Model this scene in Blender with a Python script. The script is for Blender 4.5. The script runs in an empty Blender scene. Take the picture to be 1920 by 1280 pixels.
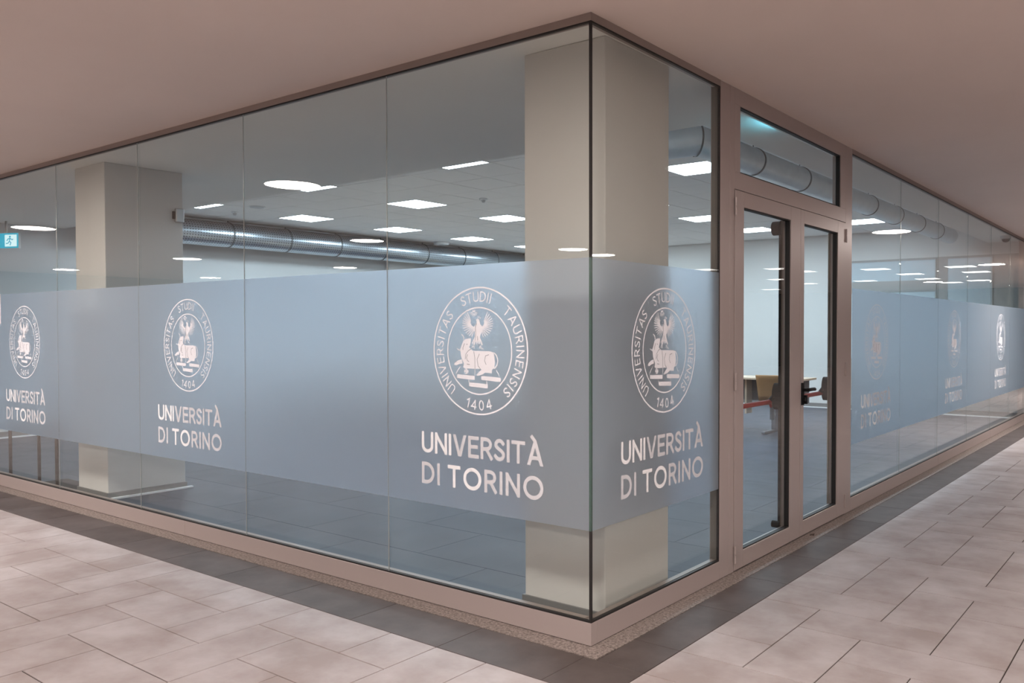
import bpy, bmesh, math, random
from mathutils import Vector, Matrix
random.seed(4)
R = math.radians
scene = bpy.context.scene
COL = scene.collection

# ------------------------------------------------------------------ camera
F_PX, CX, CY = 1578.38, 1082.97, 651.60
YAW, PITCH, ROLL = 0.93657, 0.02117, -0.00065
CAM = Vector((2.3055, -3.2416, 1.5103))
fwd = Vector((-math.cos(YAW) * math.cos(PITCH), math.sin(YAW) * math.cos(PITCH), -math.sin(PITCH)))
rgt0 = Vector((math.sin(YAW), math.cos(YAW), 0))
up0 = rgt0.cross(fwd)
rgt = math.cos(ROLL) * rgt0 + math.sin(ROLL) * up0
upv = -math.sin(ROLL) * rgt0 + math.cos(ROLL) * up0
cd = bpy.data.cameras.new('camera')
cam = bpy.data.objects.new('camera', cd)
COL.objects.link(cam)
m = Matrix((rgt, upv, -fwd)).transposed().to_4x4()
m.translation = CAM
cam.matrix_world = m
cd.sensor_width = 36
cd.lens = 36 * F_PX / 1920
cd.shift_x = -(CX - 960) / 1920
cd.shift_y = (CY - 640) / 1920
cd.clip_start = 0.05
cd.clip_end = 200
scene.camera = cam


def to_px(p):
    v = Vector(p) - CAM
    d = v.dot(fwd)
    if d < 0.1:
        return (-1e5, -1e5, d)
    return (CX + F_PX * v.dot(rgt) / d, CY - F_PX * v.dot(upv) / d, d)


# ------------------------------------------------------------------ world and exposure
w = bpy.data.worlds.new('world')
scene.world = w
w.use_nodes = True
w.node_tree.nodes['Background'].inputs[0].default_value = (0.9, 0.86, 0.84, 1)
w.node_tree.nodes['Background'].inputs[1].default_value = 0.05
vs = scene.view_settings
vs.view_transform = 'Standard'
vs.look = 'None'
vs.exposure = 0.0
vs.gamma = 1.0
vs.use_curve_mapping = False
cy = scene.cycles
cy.use_light_tree = True
cy.max_bounces = 8
cy.diffuse_bounces = 4
cy.glossy_bounces = 3
cy.transmission_bounces = 6
cy.transparent_max_bounces = 16
cy.caustics_reflective = False
cy.use_adaptive_sampling = True
cy.adaptive_threshold = 0.08
cy.caustics_refractive = True
HALL_LAMP = 188.0          # round lamps of the hall
HALL_COL = (1.0, 0.875, 0.81)
ROOM_LAMP = 33.0          # square panels of the study room
ROOM_COL = (0.74, 0.88, 1.0)
FAR_LAMP = 5.5

# ------------------------------------------------------------------ materials


def newmat(name):
    mt = bpy.data.materials.new(name)
    mt.use_nodes = True
    nt = mt.node_tree
    nt.nodes.clear()
    out = nt.nodes.new('ShaderNodeOutputMaterial')
    return mt, nt, out


def principled(name, col, rough=0.5, metal=0.0, spec=0.5, noise=None, bump=None, rnd=0.0, col2=None):
    """noise=(scale, amount); bump=(scale, strength); rnd = per object brightness variation"""
    mt, nt, out = newmat(name)
    b = nt.nodes.new('ShaderNodeBsdfPrincipled')
    b.inputs['Base Color'].default_value = (*col, 1)
    b.inputs['Roughness'].default_value = rough
    b.inputs['Metallic'].default_value = metal
    b.inputs['Specular IOR Level'].default_value = spec
    nt.links.new(b.outputs[0], out.inputs[0])
    geo = nt.nodes.new('ShaderNodeNewGeometry')
    src = None
    if noise or rnd:
        mul = nt.nodes.new('ShaderNodeMix')
        mul.data_type = 'RGBA'
        mul.blend_type = 'MIX'
        mul.inputs[6].default_value = (*col, 1)
        c2 = col2 or tuple(c * 0.6 for c in col)
        mul.inputs[7].default_value = (*c2, 1)
        fac = None
        if noise:
            n = nt.nodes.new('ShaderNodeTexNoise')
            n.inputs['Scale'].default_value = noise[0]
            n.inputs['Detail'].default_value = 5
            n.inputs['Roughness'].default_value = 0.6
            nt.links.new(geo.outputs['Position'], n.inputs['Vector'])
            mr = nt.nodes.new('ShaderNodeMapRange')
            mr.inputs['From Min'].default_value = 0.35
            mr.inputs['From Max'].default_value = 0.7
            mr.inputs['To Min'].default_value = 0
            mr.inputs['To Max'].default_value = noise[1]
            nt.links.new(n.outputs['Fac'], mr.inputs['Value'])
            fac = mr.outputs[0]
        if rnd:
            oi = nt.nodes.new('ShaderNodeObjectInfo')
            mm = nt.nodes.new('ShaderNodeMath')
            mm.operation = 'MULTIPLY'
            mm.inputs[1].default_value = rnd
            nt.links.new(oi.outputs['Random'], mm.inputs[0])
            if fac is None:
                fac = mm.outputs[0]
            else:
                ad = nt.nodes.new('ShaderNodeMath')
                ad.operation = 'ADD'
                nt.links.new(fac, ad.inputs[0])
                nt.links.new(mm.outputs[0], ad.inputs[1])
                fac = ad.outputs[0]
        nt.links.new(fac, mul.inputs[0])
        nt.links.new(mul.outputs[2], b.inputs['Base Color'])
    if bump:
        n2 = nt.nodes.new('ShaderNodeTexNoise')
        n2.inputs['Scale'].default_value = bump[0]
        n2.inputs['Detail'].default_value = 4
        nt.links.new(geo.outputs['Position'], n2.inputs['Vector'])
        bp = nt.nodes.new('ShaderNodeBump')
        bp.inputs['Strength'].default_value = bump[1]
        bp.inputs['Distance'].default_value = 0.002
        nt.links.new(n2.outputs['Fac'], bp.inputs['Height'])
        nt.links.new(bp.outputs[0], b.inputs['Normal'])
    return mt


def emission(name, col, strength):
    mt, nt, out = newmat(name)
    e = nt.nodes.new('ShaderNodeEmission')
    e.inputs[0].default_value = (*col, 1)
    e.inputs[1].default_value = strength
    nt.links.new(e.outputs[0], out.inputs[0])
    return mt


def glass(name, tint, r0=0.045):
    mt, nt, out = newmat(name)
    tr = nt.nodes.new('ShaderNodeBsdfTransparent')
    tr.inputs[0].default_value = (*tint, 1)
    gl = nt.nodes.new('ShaderNodeBsdfGlossy')
    gl.inputs['Roughness'].default_value = 0.0
    gl.inputs['Color'].default_value = (1, 1, 1, 1)
    lw = nt.nodes.new('ShaderNodeLayerWeight')
    lw.inputs['Blend'].default_value = 0.5
    pw = nt.nodes.new('ShaderNodeMath')
    pw.operation = 'POWER'
    pw.inputs[1].default_value = 5
    nt.links.new(lw.outputs['Facing'], pw.inputs[0])
    ma = nt.nodes.new('ShaderNodeMath')
    ma.operation = 'MULTIPLY_ADD'
    ma.inputs[1].default_value = 0.62
    ma.inputs[2].default_value = r0
    nt.links.new(pw.outputs[0], ma.inputs[0])
    mx = nt.nodes.new('ShaderNodeMixShader')
    nt.links.new(ma.outputs[0], mx.inputs[0])
    nt.links.new(tr.outputs[0], mx.inputs[1])
    nt.links.new(gl.outputs[0], mx.inputs[2])
    nt.links.new(mx.outputs[0], out.inputs[0])
    return mt


def film_mat():
    mt, nt, out = newmat('frosted_film')
    rf = nt.nodes.new('ShaderNodeBsdfRefraction')
    geo = nt.nodes.new('ShaderNodeNewGeometry')
    cm = nt.nodes.new('ShaderNodeMix')
    cm.data_type = 'RGBA'
    cm.inputs[6].default_value = (0.755, 0.87, 1.0, 1)
    cm.inputs[7].default_value = (1, 1, 1, 1)
    nt.links.new(geo.outputs['Backfacing'], cm.inputs[0])
    nt.links.new(cm.outputs[2], rf.inputs['Color'])
    rf.inputs['Roughness'].default_value = 0.37
    rf.inputs['IOR'].default_value = 1.35
    tl = nt.nodes.new('ShaderNodeBsdfTranslucent')
    tl.inputs['Color'].default_value = (0.86, 0.93, 0.97, 1)
    df = nt.nodes.new('ShaderNodeBsdfDiffuse')
    df.inputs['Color'].default_value = (0.88, 0.90, 0.93, 1)
    m1 = nt.nodes.new('ShaderNodeMixShader')
    m1.inputs[0].default_value = 0.16
    nt.links.new(rf.outputs[0], m1.inputs[1])
    nt.links.new(tl.outputs[0], m1.inputs[2])
    m2 = nt.nodes.new('ShaderNodeMixShader')
    m2.inputs[0].default_value = 0.115
    nt.links.new(m1.outputs[0], m2.inputs[1])
    nt.links.new(df.outputs[0], m2.inputs[2])
    nt.links.new(m2.outputs[0], out.inputs[0])
    return mt


def granite_mat():
    mt, nt, out = newmat('granite')
    b = nt.nodes.new('ShaderNodeBsdfPrincipled')
    b.inputs['Roughness'].default_value = 0.6
    geo = nt.nodes.new('ShaderNodeNewGeometry')
    n = nt.nodes.new('ShaderNodeTexNoise')
    n.inputs['Scale'].default_value = 70
    n.inputs['Detail'].default_value = 6
    n.inputs['Roughness'].default_value = 0.75
    nt.links.new(geo.outputs['Position'], n.inputs['Vector'])
    cr = nt.nodes.new('ShaderNodeValToRGB')
    cr.color_ramp.elements[0].position = 0.36
    cr.color_ramp.elements[0].color = (0.08, 0.064, 0.058, 1)
    cr.color_ramp.elements[1].position = 0.64
    cr.color_ramp.elements[1].color = (0.36, 0.31, 0.285, 1)
    nt.links.new(n.outputs['Fac'], cr.inputs[0])
    nt.links.new(cr.outputs[0], b.inputs['Base Color'])
    bp = nt.nodes.new('ShaderNodeBump')
    bp.inputs['Strength'].default_value = 0.4
    bp.inputs['Distance'].default_value = 0.002
    nt.links.new(n.outputs['Fac'], bp.inputs['Height'])
    nt.links.new(bp.outputs[0], b.inputs['Normal'])
    nt.links.new(b.outputs[0], out.inputs[0])
    return mt


def perforated_mat():
    """galvanised sheet with rows of small punched holes (object space: x around, y along)"""
    mt, nt, out = newmat('galvanised_perforated')
    b = nt.nodes.new('ShaderNodeBsdfPrincipled')
    b.inputs['Roughness'].default_value = 0.3
    b.inputs['Metallic'].default_value = 0.95
    uv = nt.nodes.new('ShaderNodeUVMap')
    sp = nt.nodes.new('ShaderNodeSeparateXYZ')
    nt.links.new(uv.outputs[0], sp.inputs[0])

    def cell(sock, scale):
        a = nt.nodes.new('ShaderNodeMath'); a.operation = 'MULTIPLY'; a.inputs[1].default_value = scale
        nt.links.new(sock, a.inputs[0])
        f = nt.nodes.new('ShaderNodeMath'); f.operation = 'FRACT'
        nt.links.new(a.outputs[0], f.inputs[0])
        s = nt.nodes.new('ShaderNodeMath'); s.operation = 'SUBTRACT'; s.inputs[1].default_value = 0.5
        nt.links.new(f.outputs[0], s.inputs[0])
        return s.outputs[0]
    cx_ = cell(sp.outputs[0], 30)      # around
    cy_ = cell(sp.outputs[1], 22)      # holes per metre
    cmb = nt.nodes.new('ShaderNodeCombineXYZ')
    nt.links.new(cx_, cmb.inputs[0]); nt.links.new(cy_, cmb.inputs[1])
    ln = nt.nodes.new('ShaderNodeVectorMath'); ln.operation = 'LENGTH'
    nt.links.new(cmb.outputs[0], ln.inputs[0])
    lt = nt.nodes.new('ShaderNodeMath'); lt.operation = 'LESS_THAN'; lt.inputs[1].default_value = 0.20
    nt.links.new(ln.outputs['Value'], lt.inputs[0])
    mx = nt.nodes.new('ShaderNodeMix'); mx.data_type = 'RGBA'
    mx.inputs[6].default_value = (0.48, 0.54, 0.59, 1)
    mx.inputs[7].default_value = (0.05, 0.055, 0.06, 1)
    nt.links.new(lt.outputs[0], mx.inputs[0])
    nt.links.new(mx.outputs[2], b.inputs['Base Color'])
    nt.links.new(b.outputs[0], out.inputs[0])
    return mt


M = {}
M['plaster_out'] = principled('hall_plaster', (0.755, 0.645, 0.585), 0.9, noise=(0.8, 0.12))
M['wall_out'] = principled('hall_wall', (0.05, 0.044, 0.041), 0.85, noise=(0.6, 0.2))
M['plaster_in'] = principled('room_plaster', (0.80, 0.79, 0.76), 0.9, noise=(0.9, 0.1))
M['column'] = principled('column_plaster', (0.62, 0.615, 0.60), 0.85, noise=(3, 0.08), bump=(60, 0.15))
M['wall_in'] = principled('room_wall', (0.77, 0.77, 0.76), 0.8)
M['wall_grey'] = principled('room_wall_grey', (0.72, 0.74, 0.75), 0.8, noise=(0.8, 0.15))
M['tile'] = principled('beige_tile', (0.435, 0.407, 0.41), 0.5, spec=0.3, noise=(2.9, 1.0), rnd=0.3,
                       bump=(120, 0.08), col2=(0.30, 0.258, 0.247))
M['tile_dark'] = principled('dark_tile', (0.112, 0.094, 0.090), 0.55, spec=0.3, noise=(3.5, 0.9), rnd=0.35,
                            bump=(120, 0.08), col2=(0.066, 0.053, 0.049))
M['grout'] = principled('grout', (0.045, 0.035, 0.032), 0.9)
M['tile_in'] = principled('room_tile', (0.078, 0.096, 0.128), 0.40, spec=0.10, noise=(2.0, 0.4), rnd=0.22,
                          bump=(40, 0.05))
M['grout_in'] = principled('room_grout', (0.05, 0.052, 0.06), 0.9)
M['ceil_tile'] = principled('ceiling_tile', (0.86, 0.85, 0.84), 0.9, noise=(30, 0.08), rnd=0.05)
M['ceil_void'] = principled('ceiling_void', (0.16, 0.16, 0.17), 0.9)
M['granite'] = granite_mat()
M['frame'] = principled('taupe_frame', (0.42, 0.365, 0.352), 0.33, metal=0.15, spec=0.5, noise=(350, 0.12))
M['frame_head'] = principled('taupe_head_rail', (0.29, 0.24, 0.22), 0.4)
M['frame_edge'] = principled('taupe_frame_inner', (0.20, 0.175, 0.155), 0.5)
M['rubber'] = principled('black_rubber', (0.012, 0.011, 0.011), 0.6)
M['black'] = principled('black_plastic', (0.010, 0.010, 0.011), 0.6, spec=0.12)
M['red'] = principled('red_paint', (0.38, 0.022, 0.018), 0.5, spec=0.2)
M['glass'] = glass('clear_glass', (0.955, 0.975, 0.965))
M['joint'] = principled('clear_silicone', (0.36, 0.37, 0.36), 0.2)
M['glass_edge'] = principled('green_glass_edge', (0.055, 0.10, 0.088), 0.25)
M['film'] = film_mat()


def vinyl(name, col, trans, tcol):
    mt, nt, out = newmat(name)
    d = nt.nodes.new('ShaderNodeBsdfDiffuse'); d.inputs[0].default_value = (*col, 1)
    t = nt.nodes.new('ShaderNodeBsdfTranslucent'); t.inputs[0].default_value = (*tcol, 1)
    mx = nt.nodes.new('ShaderNodeMixShader'); mx.inputs[0].default_value = trans
    nt.links.new(d.outputs[0], mx.inputs[1]); nt.links.new(t.outputs[0], mx.inputs[2])
    nt.links.new(mx.outputs[0], out.inputs[0])
    return mt


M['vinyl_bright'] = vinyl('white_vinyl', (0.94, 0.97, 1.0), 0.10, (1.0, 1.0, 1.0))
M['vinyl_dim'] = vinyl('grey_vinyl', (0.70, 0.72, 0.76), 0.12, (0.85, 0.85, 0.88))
M['vinyl_seal'] = vinyl('seal_vinyl', (0.90, 0.93, 0.99), 0.10, (0.95, 0.96, 1.0))
M['vinyl_line'] = principled('seal_line', (0.33, 0.37, 0.42), 0.5)
M['galv'] = principled('galvanised_sheet', (0.74, 0.82, 0.87), 0.36, metal=0.25, noise=(6, 0.3))
M['galv_perf'] = perforated_mat()
M['galv_ring'] = principled('galvanised_flange', (0.16, 0.18, 0.19), 0.5, metal=0.6)
M['steel'] = principled('brushed_steel', (0.45, 0.45, 0.45), 0.4, metal=0.7)
M['skirt'] = principled('grey_skirting', (0.20, 0.20, 0.20), 0.5)
M['white_trim'] = principled('white_trim', (0.85, 0.87, 0.88), 0.5)
M['white_plastic'] = principled('white_plastic', (0.75, 0.76, 0.76), 0.5)
M['beech'] = principled('beech_plywood', (0.36, 0.19, 0.075), 0.45, noise=(18, 0.3))
M['beech_top'] = principled('beech_top', (0.68, 0.55, 0.42), 0.4, noise=(12, 0.25))
M['slate'] = principled('slate_panel', (0.10, 0.12, 0.14), 0.6)
M['grey_metal'] = principled('grey_painted_metal', (0.17, 0.19, 0.22), 0.45, metal=0.2)
M['bronze'] = principled('dark_bronze_tube', (0.07, 0.05, 0.042), 0.4, metal=0.5)
M['mat'] = principled('dark_mat', (0.025, 0.022, 0.022), 0.9)
M['paper'] = principled('paper', (0.80, 0.80, 0.84), 0.8)
M['print_blue'] = principled('blue_print', (0.16, 0.20, 0.45), 0.8)
M['reflected_blue'] = principled('reflected_pane_blue', (0.55, 0.66, 0.73), 0.25)
M['reflected_grey'] = principled('reflected_shop_grey', (0.40, 0.41, 0.41), 0.5)
M['lamp_hall'] = emission('hall_lamp_glow', HALL_COL, HALL_LAMP)
M['lamp_room'] = emission('room_panel_glow', ROOM_COL, ROOM_LAMP)
M['lamp_far'] = emission('far_panel_glow', (1.0, 0.93, 0.88), FAR_LAMP)
M['exit_cyan'] = emission('exit_sign_cyan', (0.0, 0.42, 0.62), 1.1)
M['exit_white'] = emission('exit_sign_white', (0.72, 0.95, 1.0), 1.2)
M['exit_glow'] = emission('exit_lamp_glow', (0.16, 0.68, 0.88), 55.0)

# ------------------------------------------------------------------ mesh helpers


class MB:
    def __init__(self):
        self.v = []; self.f = []; self.uv = None

    def box(self, x0, x1, y0, y1, z0, z1):
        n = len(self.v)
        self.v += [(x0, y0, z0), (x1, y0, z0), (x1, y1, z0), (x0, y1, z0),
                   (x0, y0, z1), (x1, y0, z1), (x1, y1, z1), (x0, y1, z1)]
        self.f += [[n + i for i in q] for q in ((0, 3, 2, 1), (4, 5, 6, 7), (0, 1, 5, 4), (1, 2, 6, 5), (2, 3, 7, 6), (3, 0, 4, 7))]
        return self

    def cyl(self, p0, p1, r, n=16, r1=None, caps=True):
        p0 = Vector(p0); p1 = Vector(p1); r1 = r if r1 is None else r1
        a = (p1 - p0).normalized()
        t = Vector((0, 0, 1)) if abs(a.z) < 0.9 else Vector((1, 0, 0))
        u = a.cross(t).normalized(); w_ = a.cross(u)
        b = len(self.v)
        for (p, rr) in ((p0, r), (p1, r1)):
            for i in range(n):
                q = 2 * math.pi * i / n
                self.v.append(tuple(p + u * math.cos(q) * rr + w_ * math.sin(q) * rr))
        for i in range(n):
            j = (i + 1) % n
            self.f.append([b + i, b + n + i, b + n + j, b + j])
        if caps:
            self.f.append([b + i for i in range(n)])
            self.f.append([b + n + i for i in reversed(range(n))])
        return self

    def tube(self, pts, r, n=10):
        pts = [Vector(p) for p in pts]
        b = len(self.v)
        prev = None
        for k, p in enumerate(pts):
            if k == 0: d = pts[1] - p
            elif k == len(pts) - 1: d = p - pts[k - 1]
            else: d = (pts[k + 1] - p).normalized() + (p - pts[k - 1]).normalized()
            d.normalize()
            if prev is None:
                t = Vector((0, 0, 1)) if abs(d.z) < 0.9 else Vector((1, 0, 0))
                u = d.cross(t).normalized()
            else:
                u = (prev - d * prev.dot(d)).normalized()
            prev = u
            w_ = d.cross(u)
            for i in range(n):
                q = 2 * math.pi * i / n
                self.v.append(tuple(p + u * math.cos(q) * r + w_ * math.sin(q) * r))
        for k in range(len(pts) - 1):
            for i in range(n):
                j = (i + 1) % n
                self.f.append([b + k * n + i, b + k * n + j, b + (k + 1) * n + j, b + (k + 1) * n + i])
        self.f.append([b + i for i in reversed(range(n))])
        self.f.append([b + (len(pts) - 1) * n + i for i in range(n)])
        return self

    sheet = 0.0

    def poly(self, pts, y0, y1=None):
        """flat outline in the xz plane; y1 None = one thin sheet, each laid a hair above the last"""
        b = len(self.v); n = len(pts)
        if y1 is None:
            y0 -= self.sheet; self.sheet += 4e-6
            ar = sum(pts[i][0] * pts[(i + 1) % n][1] - pts[(i + 1) % n][0] * pts[i][1] for i in range(n))
            if ar < 0: pts = pts[::-1]
            self.v += [(p[0], y0, p[1]) for p in pts]
            self.f.append([b + i for i in range(n)])
            return self
        for y in (y0, y1):
            self.v += [(p[0], y, p[1]) for p in pts]
        self.f.append([b + i for i in range(n)])
        self.f.append([b + n + i for i in reversed(range(n))])
        for i in range(n):
            j = (i + 1) % n
            self.f.append([b + j, b + i, b + n + i, b + n + j])
        return self

    def ribbon(self, pts, wd, y0, y1, closed=False, taper=None):
        """stroke of width wd along a 2-D polyline in xz, mitred, extruded"""
        P = [Vector(p) for p in pts]
        if closed: P = P[:-1] if (P[0] - P[-1]).length < 1e-7 else P
        n = len(P); L = []; Rr = []
        for i in range(n):
            a = P[i - 1] if (closed or i > 0) else None
            c = P[(i + 1) % n] if (closed or i < n - 1) else None
            d1 = (P[i] - a).normalized() if a is not None else None
            d2 = (c - P[i]).normalized() if c is not None else None
            if d1 is None: d1 = d2
            if d2 is None: d2 = d1
            n1 = Vector((-d1.y, d1.x)); n2 = Vector((-d2.y, d2.x))
            mt_ = n1 + n2
            if mt_.length < 0.2: mt_ = n1
            mt_.normalize()
            s = 1 / max(0.35, mt_.dot(n1))
            ww = wd if taper is None else wd * (1 + (taper - 1) * i / (n - 1))
            L.append(P[i] + mt_ * s * ww / 2); Rr.append(P[i] - mt_ * s * ww / 2)
        b = len(self.v)
        if y1 is None:
            y0 -= self.sheet; self.sheet += 4e-6
        for i in range(n):
            for q in (L[i], Rr[i]):
                self.v.append((q.x, y0, q.y))
        if y1 is None:
            for i in range(n if closed else n - 1):
                j = (i + 1) % n
                self.f.append([b + 2 * i, b + 2 * i + 1, b + 2 * j + 1, b + 2 * j])
            return self
        for i in range(n):
            for q in (L[i], Rr[i]):
                self.v.append((q.x, y1, q.y))
        o = 2 * n
        for i in range(n if closed else n - 1):
            j = (i + 1) % n
            l0, r0, l1, r1 = b + 2 * i, b + 2 * i + 1, b + 2 * j, b + 2 * j + 1
            self.f.append([l0, r0, r1, l1])
            self.f.append([l0 + o, l1 + o, r1 + o, r0 + o])
            self.f.append([l0, l1, l1 + o, l0 + o])
            self.f.append([r1, r0, r0 + o, r1 + o])
        return self

    def mesh(self, name, mat, smooth=False):
        me = bpy.data.meshes.new(name)
        me.from_pydata(self.v, [], self.f)
        me.materials.append(mat)
        if smooth:
            me.polygons.foreach_set('use_smooth', [True] * len(me.polygons))
        me.update()
        return me

    def build(self, name, mat, parent=None, bevel=0, smooth=False, fix=False):
        me = self.mesh(name, mat, smooth)
        if fix or bevel:
            bm = bmesh.new(); bm.from_mesh(me)
            if bevel:
                bmesh.ops.bevel(bm, geom=bm.edges[:], offset=bevel, segments=1, affect='EDGES', clamp_overlap=True)
            bmesh.ops.recalc_face_normals(bm, faces=bm.faces[:])
            bm.to_mesh(me); bm.free()
        o = bpy.data.objects.new(name, me)
        COL.objects.link(o)
        if parent is not None: o.parent = parent
        if smooth and not fix:
            pass
        return o


def box(name, mat, x0, x1, y0, y1, z0, z1, parent=None, bevel=0):
    return MB().box(x0, x1, y0, y1, z0, z1).build(name, mat, parent, bevel)


def empty(name, loc=(0, 0, 0), rz=0):
    o = bpy.data.objects.new(name, None)
    COL.objects.link(o)
    o.location = loc
    o.rotation_euler = (0, 0, rz)
    o.empty_display_size = 0.1
    return o


def tag(o, label=None, cat=None, group=None, kind=None):
    if label: o['label'] = label
    if cat: o['category'] = cat
    if group: o['group'] = group
    if kind: o['kind'] = kind
    return o


def inst(name, me, parent, loc=(0, 0, 0), rz=0):
    o = bpy.data.objects.new(name, me)
    COL.objects.link(o)
    if parent is not None: o.parent = parent
    o.location = loc
    o.rotation_euler = (0, 0, rz)
    return o


def copy_tree(o, parent=None):
    c = o.copy(); COL.objects.link(c); c.parent = parent
    for ch in o.children: copy_tree(ch, c)
    return c


# ------------------------------------------------------------------ key dimensions
ZC = 3.0              # plaster ceiling, in the hall and over the glass
ZT = 3.32             # suspended ceiling of the room
YB = 12.65            # back wall of the room
XL = -11.12           # left wall of the room
PL = 1.434            # pane width, left side
SOF_Y, SOF_X = 2.28, -0.60

# ------------------------------------------------------------------ hall floor
XG, YG, MX, MY = 0.683, 0.210, 0.32, 0.3215       # herringbone grid
fl = box('floor', M['grout'], -22, 12, -13, 30, -0.20, -0.0045)
tag(fl, 'hall floor of beige stone tiles laid in herringbone with a dark border', kind='structure')
BX, BY = XG - MX, YG - 2 * MY                      # outer edge of dark border: x = 0.363, y = -0.433
JT = 0.0028


def tile_mesh(name, sx, sy, mat, dz=0.0045, jt=JT):
    mb = MB(); c = 0.0014
    x0, x1, y0, y1 = jt, sx - jt, jt, sy - jt
    mb.v = [(x0, y0, -dz), (x1, y0, -dz), (x1, y1, -dz), (x0, y1, -dz),
            (x0, y0, -c), (x1, y0, -c), (x1, y1, -c), (x0, y1, -c),
            (x0 + c, y0 + c, 0), (x1 - c, y0 + c, 0), (x1 - c, y1 - c, 0), (x0 + c, y1 - c, 0)]
    mb.f = [[0, 1, 5, 4], [1, 2, 6, 5], [2, 3, 7, 6], [3, 0, 4, 7], [4, 5, 9, 8], [5, 6, 10, 9], [6, 7, 11, 10], [7, 4, 8, 11], [8, 9, 10, 11]]
    return mb.mesh(name, mat)


ti_h = tile_mesh('tile_h', 2 * MX, MY, M['tile'])
ti_v = tile_mesh('tile_v', MX, 2 * MY, M['tile'])
ti_c = tile_mesh('tile_c', MX, MY, M['tile'])


def in_hall(i, j):
    x = XG + (i + 0.5) * MX; y = YG + (j + 0.5) * MY
    return (x > BX or y < BY)


cells = []
for i in range(-70, 35):
    for j in range(-41, 92):
        s = (i + j) % 4
        x, y = XG + i * MX, YG + j * MY
        if s == 2:
            a, b = in_hall(i, j), in_hall(i + 1, j)
            if a and b: cells.append(('h', x, y))
            elif a: cells.append(('c', x, y))
            elif b: cells.append(('c', x + MX, y))
        elif s == 0:
            a, b = in_hall(i, j), in_hall(i, j + 1)
            if a and b: cells.append(('v', x, y))
            elif a: cells.append(('c', x, y))
            elif b: cells.append(('c', x, y + MY))


def in_view(x, y, z, sx, sy, mar=30):
    best = None
    for (a, b) in ((0, 0), (sx, 0), (0, sy), (sx, sy), (sx / 2, sy / 2)):
        p = to_px((x + a, y + b, z))
        if p[2] > 0.3 and -mar < p[0] < 1920 + mar and -mar < p[1] < 1280 + mar:
            best = p[2] if best is None else min(best, p[2])
    return best


SZ = {'h': (2 * MX, MY), 'v': (MX, 2 * MY), 'c': (MX, MY)}
vis = []; rest = []
for c in cells:
    d = in_view(c[1], c[2], 0, *SZ[c[0]])
    if d is not None and -14 < c[1] and c[2] < 16: vis.append((d, c))
    else: rest.append(c)
vis.sort(key=lambda q: q[0])
rest += [c for _, c in vis[300:]]
for d, c in vis[:300]:
    inst('floor_tile', {'h': ti_h, 'v': ti_v, 'c': ti_c}[c[0]], fl, (c[1], c[2], random.uniform(-0.0003, 0.0003)))
mb = MB()
for c in rest:
    sx, sy = SZ[c[0]]
    n = len(mb.v)
    x, y = c[1], c[2]
    mb.v += [(x + JT, y + JT, 0), (x + sx - JT, y + JT, 0), (x + sx - JT, y + sy - JT, 0), (x + JT, y + sy - JT, 0),
             (x + JT, y + JT, -0.0045), (x + sx - JT, y + JT, -0.0045), (x + sx - JT, y + sy - JT, -0.0045), (x + JT, y + sy - JT, -0.0045)]
    mb.f += [[n, n + 1, n + 2, n + 3], [n + 4, n + 5, n + 1, n], [n + 5, n + 6, n + 2, n + 1], [n + 6, n + 7, n + 3, n + 2], [n + 7, n + 4, n, n + 3]]
o = mb.build('floor_tile_field', M['tile'], fl)
o['kind'] = 'stuff'

# dark border tiles and the granite sill
GR = 0.112
brd = []
x = XG - 2 * MX                                    # 0.043
k = 0
while x - 2 * MX * k > -14:
    x1 = x - 2 * MX * k
    brd.append((x1 - 2 * MX, x1, BY, -GR)); k += 1
brd.append((x, BX, BY, -GR + 0.0))                 # corner tile
y = -GR
yl = [-GR, YG, YG + 2 * MY]
while yl[-1] < 12.5: yl.append(yl[-1] + 2 * MY)
for a, b in zip(yl[:-1], yl[1:]): brd.append((GR, BX, a, b))
for (x0, x1, y0, y1) in brd:
    inst('border_tile', tile_mesh('border_tile', x1 - x0, y1 - y0, M['tile_dark'], 0.0045, 0.0012), fl, (x0, y0, 0))
sill = empty('trim_1', (0, 0, 0)); tag(sill, 'rough speckled granite sill running along the foot of the glass', kind='structure')
gl_ = [0.105, -2.95, -6.1, -9.2, -12.3]
for a, b in zip(gl_[1:], gl_[:-1]):
    box('granite_slab', M['granite'], a + 0.001, b - 0.001, -GR + 0.002, 0.05, -0.19, 0.001, sill)
gr_ = [0.052, 3.02, 6.1, 9.2, 12.6]
for a, b in zip(gr_[:-1], gr_[1:]):
    box('granite_slab', M['granite'], -0.05, GR - 0.002, a + 0.001, b - 0.001, -0.19, 0.001, sill)

# ------------------------------------------------------------------ room floor
fr = box('floor', M['grout_in'], XL, -0.05, 0.05, YB, -0.2, -0.004)
tag(fr, 'dark grey room floor of large matt tiles behind the glass', kind='structure')
TW, TH = 1.25, 0.64
tmi = {}
tiles = []
row0 = 0.69 - TH
for r_ in range(0, 21):
    y0 = row0 + r_ * TH
    off = -1.30 if r_ % 2 == 0 else -1.925
    for q in range(-10, 4):
        x0 = off + q * TW
        xa, xb = max(x0, XL + 0.001), min(x0 + TW, -0.052)
        ya, yb = max(y0, 0.052), min(y0 + TH, YB)
        if xb - xa > 0.02 and yb - ya > 0.02:
            tiles.append((xa, ya, round(xb - xa, 4), round(yb - ya, 4)))
for (xa, ya, sx, sy) in tiles:
    if (sx, sy) not in tmi: tmi[(sx, sy)] = tile_mesh('room_floor_tile', sx, sy, M['tile_in'], 0.004, 0.0011)
    inst('floor_tile', tmi[(sx, sy)], fr, (xa, ya, 0))

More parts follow.
